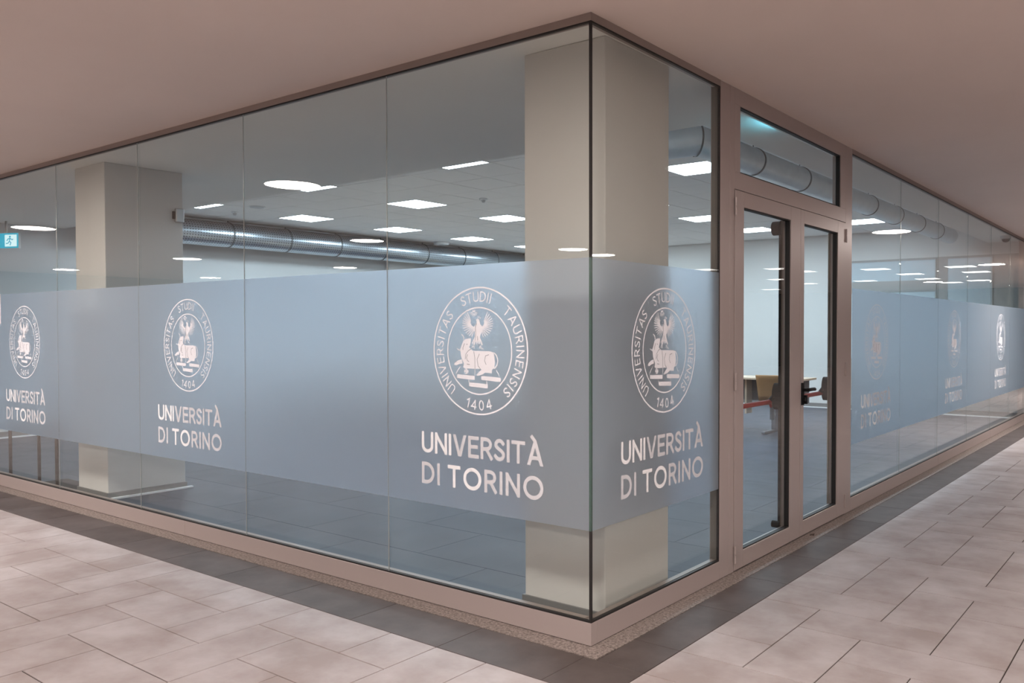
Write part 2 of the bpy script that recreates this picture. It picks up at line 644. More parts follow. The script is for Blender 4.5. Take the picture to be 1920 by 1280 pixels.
# ------------------------------------------------------------------ ceilings, soffits, walls
ce = MB()
ce.box(-22, 12, -13, 0, ZC, ZC + 0.4); ce.box(0, 12, 0, 30, ZC, ZC + 0.4)
ce = ce.build('ceiling', M['plaster_out']); tag(ce, 'smooth warm white plaster ceiling of the hall', kind='structure')
so = MB()
so.box(XL - 0.2, 0, 0, SOF_Y, ZC, ZC + 0.4); so.box(SOF_X, 0, SOF_Y, YB, ZC, ZC + 0.4)
so = so.build('trim_2', M['plaster_in']); tag(so, 'grey plaster soffit just inside the glass walls', kind='structure')
ct = box('ceiling', M['ceil_void'], XL - 0.2, SOF_X, SOF_Y, YB + 0.2, ZT + 0.012, ZT + 0.1)
tag(ct, 'suspended ceiling of pale square tiles in the room', kind='structure')
GX0, GY0, GM = -1.93, 2.93, 0.645
PANELX, PANELY = (0, 3, 7, 11), (0, 3, 6, 9, 12)
cme = {}
n_ct = 0
for i in range(-2, 16):
    for j in range(-2, 17):
        if i in PANELX and j in PANELY: continue
        x1 = min(GX0 - i * GM, SOF_X - 0.002); x0 = max(GX0 - (i + 1) * GM, XL)
        y0 = max(GY0 + j * GM, SOF_Y + 0.002); y1 = min(GY0 + (j + 1) * GM, YB)
        if x1 - x0 < 0.03 or y1 - y0 < 0.03: continue
        key = (round(x1 - x0, 3), round(y1 - y0, 3))
        if key not in cme:
            g = 0.005
            cme[key] = MB().box(g, key[0] - g, g, key[1] - g, 0, 0.013).mesh('ceiling_tile', M['ceil_tile'])
        inst('ceiling_tile', cme[key], ct, (x0, y0, ZT + random.uniform(0, 0.002))); n_ct += 1

wb = box('wall_back', M['wall_in'], XL - 0.2, 0.0, YB, YB + 0.2, 0, ZT + 0.05)
tag(wb, 'white back wall of the study room', kind='structure')
wl = box('wall_left', M['wall_grey'], XL - 0.2, XL, 0.0, YB, 0, ZT + 0.05)
tag(wl, 'pale grey end wall of the room behind the far column', kind='structure')
for (nm, a, lb) in (('baseboard_back', (XL, -0.06, YB - 0.015, YB), 'dark skirting along the white back wall'),
                    ('baseboard_left', (XL, XL + 0.015, 0.05, YB - 0.016), 'skirting of the pale grey end wall')):
    e = box(nm, M['skirt'], a[0], a[1], a[2], a[3], 0.0, 0.09); tag(e, lb, kind='structure')
    if nm == 'baseboard_left': box('white_bead', M['white_trim'], XL + 0.016, XL + 0.04, 0.05, YB - 0.02, 0.0, 0.02, e)
    else: box('white_bead', M['white_trim'], XL + 0.05, -0.08, YB - 0.04, YB - 0.016, 0.0, 0.02, e)
pil = box('wall_pilaster', M['wall_in'], XL, XL + 0.12, 8.35, 9.05, 0, ZT); tag(pil, 'white pilaster on the grey end wall under the long duct', kind='structure')
# hall enclosure; most of these unseen walls are coloured dark to dim glass reflections
for (nm, a) in (('wall_front', (-22, 12, -13.2, -13)), ('wall_west', (-22.2, -22, -13, 0)), ('wall_east', (12, 12.2, -13, 30)),
                ('wall_north', (0, 12, 30, 30.2)), ('wall_right', (-0.2, 0, YB + 0.2, 30)), ('wall_side', (-22, XL - 0.2, 0, 0.2))):
    e = box(nm, M['plaster_out' if nm == 'wall_right' else 'wall_out'], a[0], a[1], a[2], a[3], 0, ZC); tag(e, 'plain unseen wall of the hall', kind='structure')

# grey and blue panels on the back wall, painting in a shopfront's reflection
def reflected_window(nm, x0, x1, z0, z1, bars, lb):
    e = empty(nm, ((x0 + x1) / 2, YB, z0)); tag(e, lb, kind='structure')
    ox, oz = (x0 + x1) / 2, z0
    def bb(n, mt, a, b, c, d, y0=-0.032):
        return box(n, M[mt], a - ox, b - ox, y0, -0.0205, c - oz, d - oz, e)
    t = 0.02
    bb('reflected_frame', 'reflected_grey', x0, x1, z1 - t, z1); bb('reflected_frame', 'reflected_grey', x0, x1, z0, z0 + t)
    bb('reflected_frame', 'reflected_grey', x0, x0 + t, z0 + t, z1 - t); bb('reflected_frame', 'reflected_grey', x1 - t, x1, z0 + t, z1 - t)
    ed = [z0 + t] + bars + [z1 - t]
    for k in range(0, len(ed) - 1):
        if k % 2 == 0: bb('pane', 'reflected_blue', x0 + t, x1 - t, ed[k], ed[k + 1], -0.026)
        else: bb('rail', 'reflected_grey', x0 + t, x1 - t, ed[k], ed[k + 1])
gp = box('trim_3', M['reflected_grey'], -3.14, -0.11, YB - 0.02, YB - 0.0005, 0.10, 2.80); tag(gp, 'grey panel at the back standing in for a reflected shopfront', kind='structure')
reflected_window('reflected_window_1', -3.05, -1.44, 0.95, 2.78, [2.19, 2.40], 'wide grey and blue panel imitating a reflected shop window on the back wall')
reflected_window('reflected_window_2', -1.27, -0.52, 0.95, 2.78, [], 'narrow grey and blue panel imitating a reflected shop window beside the wide one')

# ------------------------------------------------------------------ glass walls
FZ0, FZ1 = 0.553, 1.853
GZ0, GZ1 = 0.119, 2.960
wallL = empty('wall_front_glass'); tag(wallL, 'long frameless glass wall on the left with a frosted band', kind='structure')
wallR = empty('wall_right_glass'); tag(wallR, 'glass wall on the right with double door and frosted band', kind='structure')
# left kick plates, head rail, gaskets
xs = [0.0, -3.655, -7.31, -10.97, XL - 0.2]
for a, b in zip(xs[1:], xs[:-1]):
    box('kick_plate', M['frame'], a + 0.0008, b - (0.0008 if b < 0 else 0), 0.0, 0.05, 0.004, GZ0 - 0.006, wallL, 0.0008)
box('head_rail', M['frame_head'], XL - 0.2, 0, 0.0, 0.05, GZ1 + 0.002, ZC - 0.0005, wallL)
box('gasket', M['rubber'], XL - 0.2, -0.001, 0.0015, 0.018, GZ0 - 0.006, GZ0 + 0.004, wallL)
box('gasket', M['rubber'], XL - 0.2, -0.001, 0.0015, 0.018, GZ1 - 0.006, GZ1 + 0.002, wallL)
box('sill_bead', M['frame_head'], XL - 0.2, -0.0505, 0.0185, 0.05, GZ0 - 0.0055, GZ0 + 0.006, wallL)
xe = [-0.0125] + [-PL * k for k in range(1, 9)]
xe = [x for x in xe if x > XL - 0.1]
JG = 0.0024


def pane_left(x0, x1):
    p = box('glass_pane', M['glass'], x0, x1, 0.002, 0.014, GZ0, GZ1, wallL)
    box('frosted_film', M['film'], x0, x1, 0.0012, 0.0018, FZ0, FZ1, p)


for a, b in zip(xe[1:], xe[:-1]):
    pane_left(a + JG, b - (JG if b < -0.1 else 0.0))
    if b < -0.1: pass
for a in xe[1:]:
    box('joint_seal', M['joint'], a - JG + 0.0004, a + JG - 0.0004, 0.0025, 0.0055, GZ0, GZ1, wallL)
pane_left(XL + 0.01, xe[-1] - JG)
# corner joint: black seal above and below, greenish polished edge where the film ends
for (z0, z1, mt_, nm) in ((GZ0, FZ0, 'rubber', 'corner_seal'), (FZ0, FZ1, 'glass_edge', 'glass_edge'), (FZ1, GZ1, 'rubber', 'corner_seal')):
    box(nm, M[mt_], -0.0122, -0.0006, 0.0006, 0.0122, z0, z1, wallL)

# right side fixed lights
box('kick_plate', M['frame'], -0.05, 0.0, 0.0502, 1.334, 0.004, GZ0 - 0.006, wallR, 0.0008)
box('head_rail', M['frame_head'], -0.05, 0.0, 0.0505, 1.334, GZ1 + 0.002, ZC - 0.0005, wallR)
box('gasket', M['rubber'], -0.018, -0.0015, 0.0182, 1.334, GZ0 - 0.006, GZ0 + 0.004, wallR)
box('gasket', M['rubber'], -0.018, -0.0015, 0.0182, 1.334, GZ1 - 0.006, GZ1 + 0.002, wallR)
box('gasket', M['rubber'], -0.012, -0.0015, 1.320, 1.334, GZ0 + 0.004, GZ1 - 0.006, wallR)
box('jamb_liner', M['frame_edge'], -0.055, -0.016, 1.326, 1.36, 0.0, ZC - 0.001, wallR)


def pane_right(y0, y1):
    p = box('glass_pane', M['glass'], -0.014, -0.002, y0, y1, GZ0, GZ1, wallR)
    box('frosted_film', M['film'], -0.0018, -0.0012, y0, y1, FZ0, FZ1, p)


pane_right(0.0125, 1.322)
PR = 1.476
ys = [3.735, 5.150]
while ys[-1] + PR < 12.4: ys.append(ys[-1] + PR)
ys.append(12.45)
for a, b in zip(ys[:-1], ys[1:]): pane_right(a + JG, b - JG)
for a in ys[1:-1]: box('joint_seal', M['joint'], -0.0055, -0.0025, a - JG + 0.0004, a + JG - 0.0004, GZ0, GZ1, wallR)
ky = [3.72, 6.67, 9.60, 12.45]
for a, b in zip(ky[:-1], ky[1:]):
    box('kick_plate', M['frame'], -0.05, 0.0, a + 0.0008, b - 0.0008, 0.004, GZ0 - 0.006, wallR, 0.0008)
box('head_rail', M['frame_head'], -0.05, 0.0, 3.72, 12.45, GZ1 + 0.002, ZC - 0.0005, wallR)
box('gasket', M['rubber'], -0.018, -0.0015, 3.72, 12.45, GZ0 - 0.006, GZ0 + 0.004, wallR)
box('gasket', M['rubber'], -0.018, -0.0015, 3.72, 12.45, GZ1 - 0.006, GZ1 + 0.002, wallR)
box('end_post', M['frame'], -0.1, 0.0, 12.45, YB, 0.004, ZC - 0.0005, wallR)
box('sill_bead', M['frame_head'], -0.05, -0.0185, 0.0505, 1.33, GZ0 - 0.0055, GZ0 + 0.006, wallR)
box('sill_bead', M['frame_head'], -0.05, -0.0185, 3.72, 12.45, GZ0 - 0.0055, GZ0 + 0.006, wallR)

# door frame (posts, transom) as window_3 / door_1
FD = -0.065
dfr = empty('door_1', (0, 2.55, 0)); tag(dfr, 'taupe aluminium double door with transom light and red panic bars', kind='structure')
DY = 2.55


def dbox(nm, mt_, x0, x1, y0, y1, z0, z1, par=dfr, bevel=0):
    return box(nm, M[mt_], x0, x1, y0 - DY, y1 - DY, z0, z1, par, bevel)


dbox('post', 'frame', FD, 0.0, 1.3345, 1.4620, 0.004, ZC - 0.0005, bevel=0.0012)
dbox('post', 'frame', FD, 0.0, 1.4630, 1.527, 0.004, ZC - 0.0005, bevel=0.0012)
dbox('post', 'frame', FD, 0.0, 3.564, 3.7195, 0.004, ZC - 0.0005, bevel=0.0012)
dbox('transom_bar', 'frame', FD, 0.0, 1.5275, 3.5635, 2.3795, 2.487, bevel=0.0012)
dbox('transom_bar', 'frame', FD, 0.0, 1.5275, 3.5635, 2.900, ZC - 0.0005, bevel=0.0012)
dbox('transom_stile', 'frame', FD, 0.0, 1.5275, 1.605, 2.4875, 2.8995)
dbox('transom_stile', 'frame', FD, 0.0, 3.437, 3.5635, 2.4875, 2.8995)
tp = dbox('transom_glass', 'glass', -0.034, -0.022, 1.606, 3.436, 2.488, 2.899)


def gasket_ring(par, y0, y1, z0, z1, x0=-0.036, x1=-0.006, t=0.007):
    mb = MB()
    mb.box(x0, x1, y0 - DY, y1 - DY, z0, z0 + t); mb.box(x0, x1, y0 - DY, y1 - DY, z1 - t, z1)
    mb.box(x0, x1, y0 - DY, y0 - DY + t, z0 + t, z1 - t); mb.box(x0, x1, y1 - DY - t, y1 - DY, z0 + t, z1 - t)
    mb.build('glazing_gasket', M['rubber'], par)


gasket_ring(dfr, 1.6055, 3.4365, 2.4875, 2.8995)


def leaf(y0, y1, gy0, gy1, z0=0.010, z1=2.375, gz0=0.116, gz1=2.279):
    e = empty('door_leaf', (0, 0, 0)); e.parent = dfr
    x0, x1 = FD + 0.005, 0.004
    dbox('stile', 'frame', x0, x1, y0, gy0, z0, z1, e, 0.0015)
    dbox('stile', 'frame', x0, x1, gy1, y1, z0, z1, e, 0.0015)
    dbox('rail', 'frame', x0, x1, gy0 + 0.0003, gy1 - 0.0003, z0, gz0, e, 0.001)
    dbox('rail', 'frame', x0, x1, gy0 + 0.0003, gy1 - 0.0003, gz1, z1, e, 0.001)
    dbox('door_glass', 'glass', -0.034, -0.022, gy0, gy1, gz0, gz1, e)
    gasket_ring(e, gy0, gy1, gz0, gz1, -0.036, -0.004)
    dbox('glazing_bead', 'frame_edge', x0 - 0.012, x0 - 0.0005, gy1 - 0.014, gy1 + 0.012, gz0, gz1, e)
    return e


L1 = leaf(1.531, 2.596, 1.655, 2.416)
L2 = leaf(2.6005, 3.560, 2.665, 3.376)


def hinge(par, y, z, r=0.008):
    h = MB()
    h.cyl((0.010, y - DY, z - 0.055), (0.010, y - DY, z + 0.0), r, 12)
    h.cyl((0.010, y - DY, z + 0.003), (0.010, y - DY, z + 0.055), r, 12)
    h.box(0.0042, 0.010, y - DY - 0.006, y - DY + 0.006, z - 0.05, z + 0.05)
    return h.build('hinge', M['frame'], par)


for z in (2.27, 1.19, 0.112): hinge(L1, 1.529, z)
for z in (2.27, 1.19, 0.112): hinge(L2, 3.562, z, 0.005)


def panic_bar(par, ya, yb, z, housing_y):
    """red push bar between two black arm housings on the room side"""
    xb = -0.125
    b = MB(); b.tube([(xb, ya - DY, z), (xb, (ya + yb) / 2 - DY, z), (xb, yb - DY, z)], 0.017, 12)
    b.build('push_bar', M['red'], par, smooth=True)
    for (hy, s) in housing_y:
        h = MB()
        # rounded housing plate standing on the stile
        pts = []
        for k in range(20):
            q = 2 * math.pi * k / 20
            cx_ = 0.055 * math.cos(q)
            cz_ = 0.095 * math.sin(q)
            pts.append((cx_, cz_))
        n = len(h.v)
        for xx in (-0.062, -0.125):
            for (a, c) in pts: h.v.append((xx, hy - DY + a, z + 0.035 + c))
        for k in range(20):
            j = (k + 1) % 20
            h.f.append([n + k, n + j, n + 20 + j, n + 20 + k])
        h.f.append([n + k for k in range(20)][::-1]); h.f.append([n + 20 + k for k in range(20)])
        h.tube([(-0.115, hy - DY, z + 0.05), (-0.12, hy - DY + s * 0.05, z + 0.03), (xb, hy - DY + s * 0.10, z + 0.0)], 0.016, 10)
        h.build('bar_housing', M['black'], par, fix=True)


panic_bar(L1, 1.66, 2.36, 1.0, [(2.445, -1), (1.60, 1)])
panic_bar(L2, 2.72, 3.36, 1.0, [(3.425, -1), (2.650, 1)])
# vertical bolt rod covers of leaf one
dbox('bolt_rod', 'black', -0.078, -0.0615, 2.395, 2.411, 0.14, 2.26, L1)
for z0, z1 in ((2.17, 2.28), (0.10, 0.155)):
    c = MB(); c.cyl((-0.12, 2.40 - DY, (z0 + z1) / 2), (-0.062, 2.40 - DY, (z0 + z1) / 2), (z1 - z0) / 2 * 0.9, 16)
    c.build('bolt_cap', M['black'], L1)
# lever handle outside on leaf two
hd = MB()
hd.box(0.0045, 0.014, 2.612 - DY, 2.652 - DY, 0.965, 1.125)
hd.cyl((0.014, 2.632 - DY, 1.075), (0.055, 2.632 - DY, 1.075), 0.011, 12)
hd.tube([(0.052, 2.628 - DY, 1.075), (0.056, 2.66 - DY, 1.077), (0.055, 2.72 - DY, 1.077), (0.050, 2.765 - DY, 1.074)], 0.0125, 10)
hd.cyl((0.014, 2.632 - DY, 1.005), (0.032, 2.632 - DY, 1.005), 0.016, 14)
hd.box(0.014, 0.034, 2.645 - DY, 2.667 - DY, 0.972, 1.035)
hd.build('lever_handle', M['black'], L2)
for z in (1.19,):
    dbox('lock_plate', 'steel', 0.0042, 0.0062, 2.604, 2.613, 0.93, 1.17, L2)

# ------------------------------------------------------------------ decals on the film
FONT = {
    'I': (0.0, [[(0, 0), (0, 1)]]),
    'U': (0.62, [[(0, 1), (0, .36)] + [(0.31 - 0.31 * math.cos(a), .31 * 1.0 - 0.31 * math.sin(a) + .05 - .05) for a in [math.pi * k / 12 for k in range(1, 12)]] + [(.62, .36), (.62, 1)]]),
    'N': (0.64, [[(0, 0), (0, 1)], [(.64, 0), (.64, 1)], [(0.02, .97), (.62, .03)]]),
    'V': (0.70, []),
    'E': (0.50, [[(.50, 1), (0, 1), (0, 0), (.50, 0)], [(0, .52), (.44, .52)]]),
    'T': (0.62, [[(0, 1), (.62, 1)], [(.31, 1), (.31, 0)]]),
    'A': (0.74, [[(.17, .29), (.57, .29)]]),
    '1': (0.24, [[(0, .80), (.24, 1), (.24, 0)]]),
    '4': (0.62, [[(.46, 0), (.46, 1)], [(.44, .97), (0.02, .29)], [(0.0, .27), (.62, .27)]]),
    'D': (0.66, [[(0, 0), (0, 1), (.22, 1)] + [(.22 + .44 * math.sin(a), .5 + .5 * math.cos(a)) for a in [math.pi * k / 14 for k in range(1, 14)]] + [(.22, 0)]]),
    'R': (0.54, [[(0, 0), (0, 1)], [(0.08, 1), (.26, 1)] + [(.26 + .26 * math.sin(a), .735 + .265 * math.cos(a)) for a in [math.pi * k / 10 for k in range(1, 10)]] + [(.26, .47), (0.08, .47)], [(.27, .47), (.56, 0)]]),
    'S': (0.48, [[(.45, .86), (.36, .965), (.25, 1.0), (.13, .965), (.04, .87), (.03, .74), (.09, .63), (.24, .53), (.38, .44), (.47, .33), (.48, .21), (.41, .07), (.26, 0.0), (.11, .035), (0, .16)]]),
    'O': (0.92, [[(.46 + .46 * math.cos(a), .5 + .5 * math.sin(a)) for a in [2 * math.pi * k / 32 for k in range(33)]]]),
    '0': (0.54, [[(.27 + .27 * math.cos(a), .5 + .5 * math.sin(a)) for a in [2 * math.pi * k / 28 for k in range(29)]]]),
    'Z': (0.74, [[(.17, .29), (.57, .29)], [(.20, 1.36), (.36, 1.16)]]),   # A with grave
}
GAP = {('I', 'I'): 0.0}
Y0, Y1 = 0.0008, None     # front and back of the vinyl, relative to the wall plane


def word_width(t, wt, sp):
    return sum(FONT[c][0] + wt for c in t) + sp * (len(t) - 1)


def put_text(mb, t, x, z, cap, wt, sp, place=None):
    """strokes of text t; cap = cap height; wt, sp relative to cap; place maps (x,z)->(x,z)"""
    s = (1 - wt)
    for c in t:
        if c == ' ':
            x += 0.34 * cap; continue
        wd, strokes = FONT[c]
        if c in 'VAZ':
            cc = (wd + wt) / 2; t_ = wt * 1.12; b_ = t_ * 0.56; q_ = 1 - (cc - t_) / (cc - b_)
            out = [(0, 1), (t_, 1), (cc, q_), (2 * cc - t_, 1), (2 * cc, 1), (cc + b_, 0), (cc - b_, 0)]
            if c != 'V': out = [(a, 1 - b) for a, b in out]
            out = [(x + a * cap, z + b * cap) for a, b in out]
            if place: out = [place(*p) for p in out]
            mb.poly(out, Y0, None)
        for st in strokes:
            pts = [(x + (wt / 2 + a) * cap, z + (wt / 2 + b * s) * cap) for a, b in st]
            closed = c in 'O0D'
            butt = (c == 'N' and st[0][0] == 0.02) or (c == '4' and st[0][0] == .44) or (c in 'AZ' and st[0][1] == .29)
            if place: pts = [place(*p) for p in pts]
            # square the ends of upright strokes
            if not closed and not butt:
                a, b = Vector(pts[0]), Vector(pts[1]); pts[0] = tuple(a + (a - b).normalized() * wt * cap / 2)
                a, b = Vector(pts[-1]), Vector(pts[-2]); pts[-1] = tuple(a + (a - b).normalized() * wt * cap / 2)
            mb.ribbon(pts, wt * cap, Y0, Y1, closed)
        x += (wd + wt + sp) * cap
    return x


def fitted(t, width, cap, wt):
    n = len(t.replace(' ', ''))
    base = sum(FONT[c][0] + wt for c in t if c != ' ') + 0.34 * t.count(' ')
    return (width / cap - base) / (n - 1 + 0)


SZC = 1.400
RO, RI = 0.337, 0.231


def px2(p):
    """drawing units of the crest sketch to metres around the seal centre"""
    return ((p[0] - 474) / 293 * RI, (655 - p[1] - (p[0] - 474) * 0.02) / 398 * RI)


def make_decal():
    root = empty('university_logo_decal')
    seal = MB()
    ring = lambda r: [(r * math.cos(2 * math.pi * k / 96), SZC + r * math.sin(2 * math.pi * k / 96)) for k in range(97)]
    seal.ribbon(ring(RO - 0.005), 0.0085, Y0, Y1, True)
    so_ = seal.build('seal_ring', M['vinyl_seal'], root)
    MB().ribbon(ring(RI - 0.004), 0.0075, Y0, Y1, True).build('inner_ring', M['vinyl_seal'], so_)
    cap, wt = 0.054, 0.125
    rb = 0.258

    def arc_word(t, a0, a1):
        mb = MB()
        n = len(t)
        # letter positions by advance width between the two end angles
        adv = [FONT[c][0] + wt for c in t]
        cen = []; x = 0
        for k in range(n):
            cen.append(x + adv[k] / 2); x += adv[k] + 0.30
        for k, c in enumerate(t):
            u = (cen[k] - cen[0]) / (cen[-1] - cen[0])
            ang = R(a0 + (a1 - a0) * u)
            th = ang - math.pi / 2

            def pl(xx, zz):
                return (rb * math.cos(ang) + xx * math.cos(th) - zz * math.sin(th), SZC + rb * math.sin(ang) + xx * math.sin(th) + zz * math.cos(th))
            put_text(mb, c, -adv[k] * cap / 2, 0, cap, wt, 0, pl)
        mb.build('seal_lettering', M['vinyl_seal'], so_)
    arc_word('UNIVERSITAS', 226, 138)
    arc_word('STUDII', 113, 73)
    arc_word('TAURINENSIS', 46, -47)
    mb = MB()
    t = '1404'
    adv = [FONT[c][0] + wt for c in t]; tot = sum(adv) + 0.28 * 3
    x = 0
    for k, c in enumerate(t):
        cxx = (x + adv[k] / 2 - tot / 2) * cap
        ang = -math.pi / 2 + cxx / (rb + 0.027)
        th = ang + math.pi / 2
        rr = rb + cap

        def pl(xx, zz):
            return (rr * math.cos(ang) + xx * math.cos(th) - zz * math.sin(th), SZC + rr * math.sin(ang) + xx * math.sin(th) + zz * math.cos(th))
        put_text(mb, c, -adv[k] * cap / 2, 0, cap, wt, 0, pl)
        x += adv[k] + 0.28
    mb.build('seal_lettering', M['vinyl_seal'], so_)

    def P(pts): return [(a, SZC + b) for a, b in (px2(p) for p in pts)]

    def add_poly(mb, pts, y0=Y0, y1=Y1): mb.poly(P(pts), y0, y1)
    # eagle
    eg = MB()
    add_poly(eg, [(446, 376), (464, 362), (478, 370), (485, 392), (487, 412), (505, 432), (500, 470), (490, 510), (484, 530), (512, 596), (500, 604), (486, 572), (477, 602), (466, 566), (458, 602), (448, 566), (436, 604), (424, 600), (432, 566), (414, 596), (410, 586), (438, 528), (440, 480), (436, 446), (440, 425), (455, 405), (456, 384)])
    tipsL = [(372, 306), (356, 322), (343, 340), (333, 360), (327, 382), (324, 405), (325, 428), (331, 452), (341, 474), (354, 494), (370, 510), (389, 522), (408, 528)]
    baseL = [(402, 388), (397, 392), (393, 398), (392, 406), (393, 414), (397, 421), (402, 428), (408, 434), (414, 440), (420, 446), (426, 452), (431, 459), (436, 466)]
    for a, b in zip(baseL, tipsL): eg.ribbon(P([a, ((a[0] * .5 + b[0] * .5), (a[1] * .5 + b[1] * .5)), b]), 0.0056, Y0, Y1, taper=0.8)
    add_poly(eg, [(404, 380), (390, 392), (384, 408), (396, 430), (420, 452), (438, 468), (446, 432), (424, 436), (408, 424), (400, 404)])
    tipsR = [(553, 305), (570, 321), (583, 340), (593, 360), (599, 382), (602, 405), (600, 428), (594, 452), (584, 474), (571, 494), (555, 510), (536, 522), (517, 530)]
    baseR = [(522, 388), (527, 392), (531, 398), (532, 406), (531, 414), (527, 421), (522, 428), (516, 434), (510, 440), (505, 446), (500, 452), (497, 459), (494, 466)]
    for a, b in zip(baseR, tipsR): eg.ribbon(P([a, ((a[0] * .5 + b[0] * .5), (a[1] * .5 + b[1] * .5)), b]), 0.0056, Y0, Y1, taper=0.8)
    add_poly(eg, [(520, 380), (534, 392), (540, 408), (528, 430), (506, 452), (490, 468), (484, 432), (502, 436), (516, 424), (524, 404)])
    for a, b in (((470, 356), (468, 340)), ((478, 358), (482, 342)), ((484, 364), (494, 352))): eg.ribbon(P([a, b]), 0.004, Y0, Y1)
    for k in range(7):
        q = R(200 + 140 * k / 6)
        eg.ribbon(P([(430 + 14 * math.cos(q), 300 - 18 * math.sin(q)), (430 + 36 * math.cos(q), 300 - 44 * math.sin(q))]), 0.004, Y0, Y1)
    add_poly(eg, [(416, 288), (444, 288), (442, 302), (430, 306), (418, 302)])
    for a, b in (((426, 606), (412, 630)), ((432, 608), (432, 636)), ((486, 606), (482, 634)), ((492, 608), (500, 640)), ((508, 628), (516, 642))): eg.ribbon(P([a, b]), 0.005, Y0, Y1)
    eg_o = eg.build('eagle', M['vinyl_seal'], so_)
    MB().ribbon(P([(455, 408), (444, 440), (448, 500), (440, 560)]), 0.0028, Y0 - .0004, None).ribbon(P([(466, 560), (462, 520)]), 0.0025, Y0 - .0004, None).build('eagle_line', M['vinyl_line'], so_)
    # bull
    bu = MB()
    add_poly(bu, [(334, 566), (352, 552), (386, 543), (405, 545), (402, 574), (396, 600), (386, 626), (396, 634), (420, 655), (572, 654), (604, 662), (613, 700), (618, 750), (612, 800), (590, 818), (590, 850), (530, 846), (512, 862), (478, 876), (458, 880), (452, 872), (478, 842), (500, 822), (470, 815), (440, 818), (355, 818), (330, 810), (340, 772), (322, 742), (312, 712), (306, 664), (300, 650), (312, 622), (320, 596)])
    add_poly(bu, [(245, 790), (254, 768), (288, 746), (318, 738), (326, 776), (292, 782), (266, 797)])
    bu.ribbon(P([(314, 508), (330, 520), (338, 536), (336, 556)]), 0.006, Y0, Y1)
    bu.ribbon(P([(274, 640), (290, 652), (304, 656)]), 0.006, Y0, Y1)
    bu.ribbon(P([(608, 664), (632, 690), (643, 730), (636, 775), (612, 808)]), 0.0065, Y0, Y1)
    bu.build('bull', M['vinyl_seal'], so_)
    li = MB()
    for ln in ([(430, 660), (438, 720), (440, 815)], [(480, 680), (460, 730), (468, 790), (490, 818)], [(565, 684), (535, 696), (526, 740), (540, 775)], [(372, 690), (362, 720), (370, 745), (385, 756)], [(350, 735), (356, 690), (376, 660), (402, 640)], [(365, 778), (392, 782)], [(344, 590), (330, 628), (330, 650)], [(372, 596), (362, 600)]):
        li.ribbon(P(ln), 0.0032, Y0 - .0004, None)
    li.build('bull_line', M['vinyl_line'], so_)
    for q in ([(273, 876), (437, 882), (437, 919), (273, 912)], [(497, 878), (664, 884), (670, 902), (664, 922), (497, 915)], [(385, 943), (554, 949), (553, 988), (385, 980)]):
        s_ = MB(); add_poly(s_, q); s_.build('stone_block', M['vinyl_seal'], so_)
    for a, b in (((305, 800), (262, 872)), ((438, 818), (438, 874)), ((630, 818), (655, 870)), ((380, 918), (385, 944)), ((545, 920), (545, 948))):
        MB().ribbon(P([a, b]), 0.0045, Y0, Y1).build('block_outline', M['vinyl_seal'], so_)
    add_c = MB()
    k4 = [(4, 4), (20, 12), (20, -12), (4, -4)]
    pts = []
    for k in range(4):
        c, s = math.cos(k * math.pi / 2), math.sin(k * math.pi / 2)
        pts += [(360 + a * c - b * s, 844 + (a * s + b * c) * 1.25) for a, b in (k4[3], k4[2], k4[1], k4[0])]
    add_poly(add_c, pts)
    add_c.build('cross', M['vinyl_seal'], so_)
    # wordmark
    capw, wtw = 0.116, 0.165
    W0, W1 = -0.432, 0.432
    sp = fitted('UNIVERSITZ', W1 - W0, capw, wtw)
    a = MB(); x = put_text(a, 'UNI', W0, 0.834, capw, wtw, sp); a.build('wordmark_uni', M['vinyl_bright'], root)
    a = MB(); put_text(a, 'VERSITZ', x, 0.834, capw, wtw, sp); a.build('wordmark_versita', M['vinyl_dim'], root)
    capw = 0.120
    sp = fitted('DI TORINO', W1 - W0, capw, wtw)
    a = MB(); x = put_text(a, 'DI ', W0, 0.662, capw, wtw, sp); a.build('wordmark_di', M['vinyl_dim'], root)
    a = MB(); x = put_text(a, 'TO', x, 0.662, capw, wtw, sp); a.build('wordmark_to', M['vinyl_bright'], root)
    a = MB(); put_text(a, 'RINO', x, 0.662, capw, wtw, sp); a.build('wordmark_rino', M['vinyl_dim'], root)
    return root


d0 = make_decal()
spots = [(-0.722, 0, 0, 'large pale seal and university lettering on the film left of the glass corner'),
         (-3.590, 0, 0, 'pale seal and university lettering on the film before the far column'),
         (-6.440, 0, 0, 'pale seal and university lettering at the left edge of the photo'),
         (0, 0.692, 1, 'pale seal and university lettering between the glass corner and the door'),
         (0, 4.415, 1, 'pale seal and university lettering just right of the double door'),
         (0, 7.405, 1, 'faint seal and lettering midway along the receding right glass wall'),
         (0, 10.335, 1, 'small narrow seal and lettering at the far end of right glass wall')]
for k, (x, y, s, lb) in enumerate(spots):
    o = d0 if k == 0 else copy_tree(d0)
    o.location = (x, y, 0); o.rotation_euler = (0, 0, R(90) if s else 0)
    tag(o, lb, 'decal', 'university logo decals on the frosted band')

# ------------------------------------------------------------------ columns
def column(nm, x0, x1, y0, y1, lb):
    ox, oy = (x0 + x1) / 2, (y0 + y1) / 2
    e = empty(nm, (ox, oy, 0)); tag(e, lb, 'column')
    hx, hy = (x1 - x0) / 2, (y1 - y0) / 2
    box('shaft', M['column'], -hx, hx, -hy, hy, 0.0, ZC - 0.001, e, 0.004)
    sk = MB(); t = 0.012
    sk.box(-hx - t, hx + t, -hy - t, -hy - 0.0005, 0.003, 0.058); sk.box(-hx - t, hx + t, hy + 0.0005, hy + t, 0.003, 0.058)
    sk.box(hx + 0.0005, hx + t, -hy, hy, 0.003, 0.058); sk.box(-hx - t, -hx - 0.0005, -hy, hy, 0.003, 0.058)
    s = sk.build('skirting', M['skirt'], e)
    return e, hx, hy


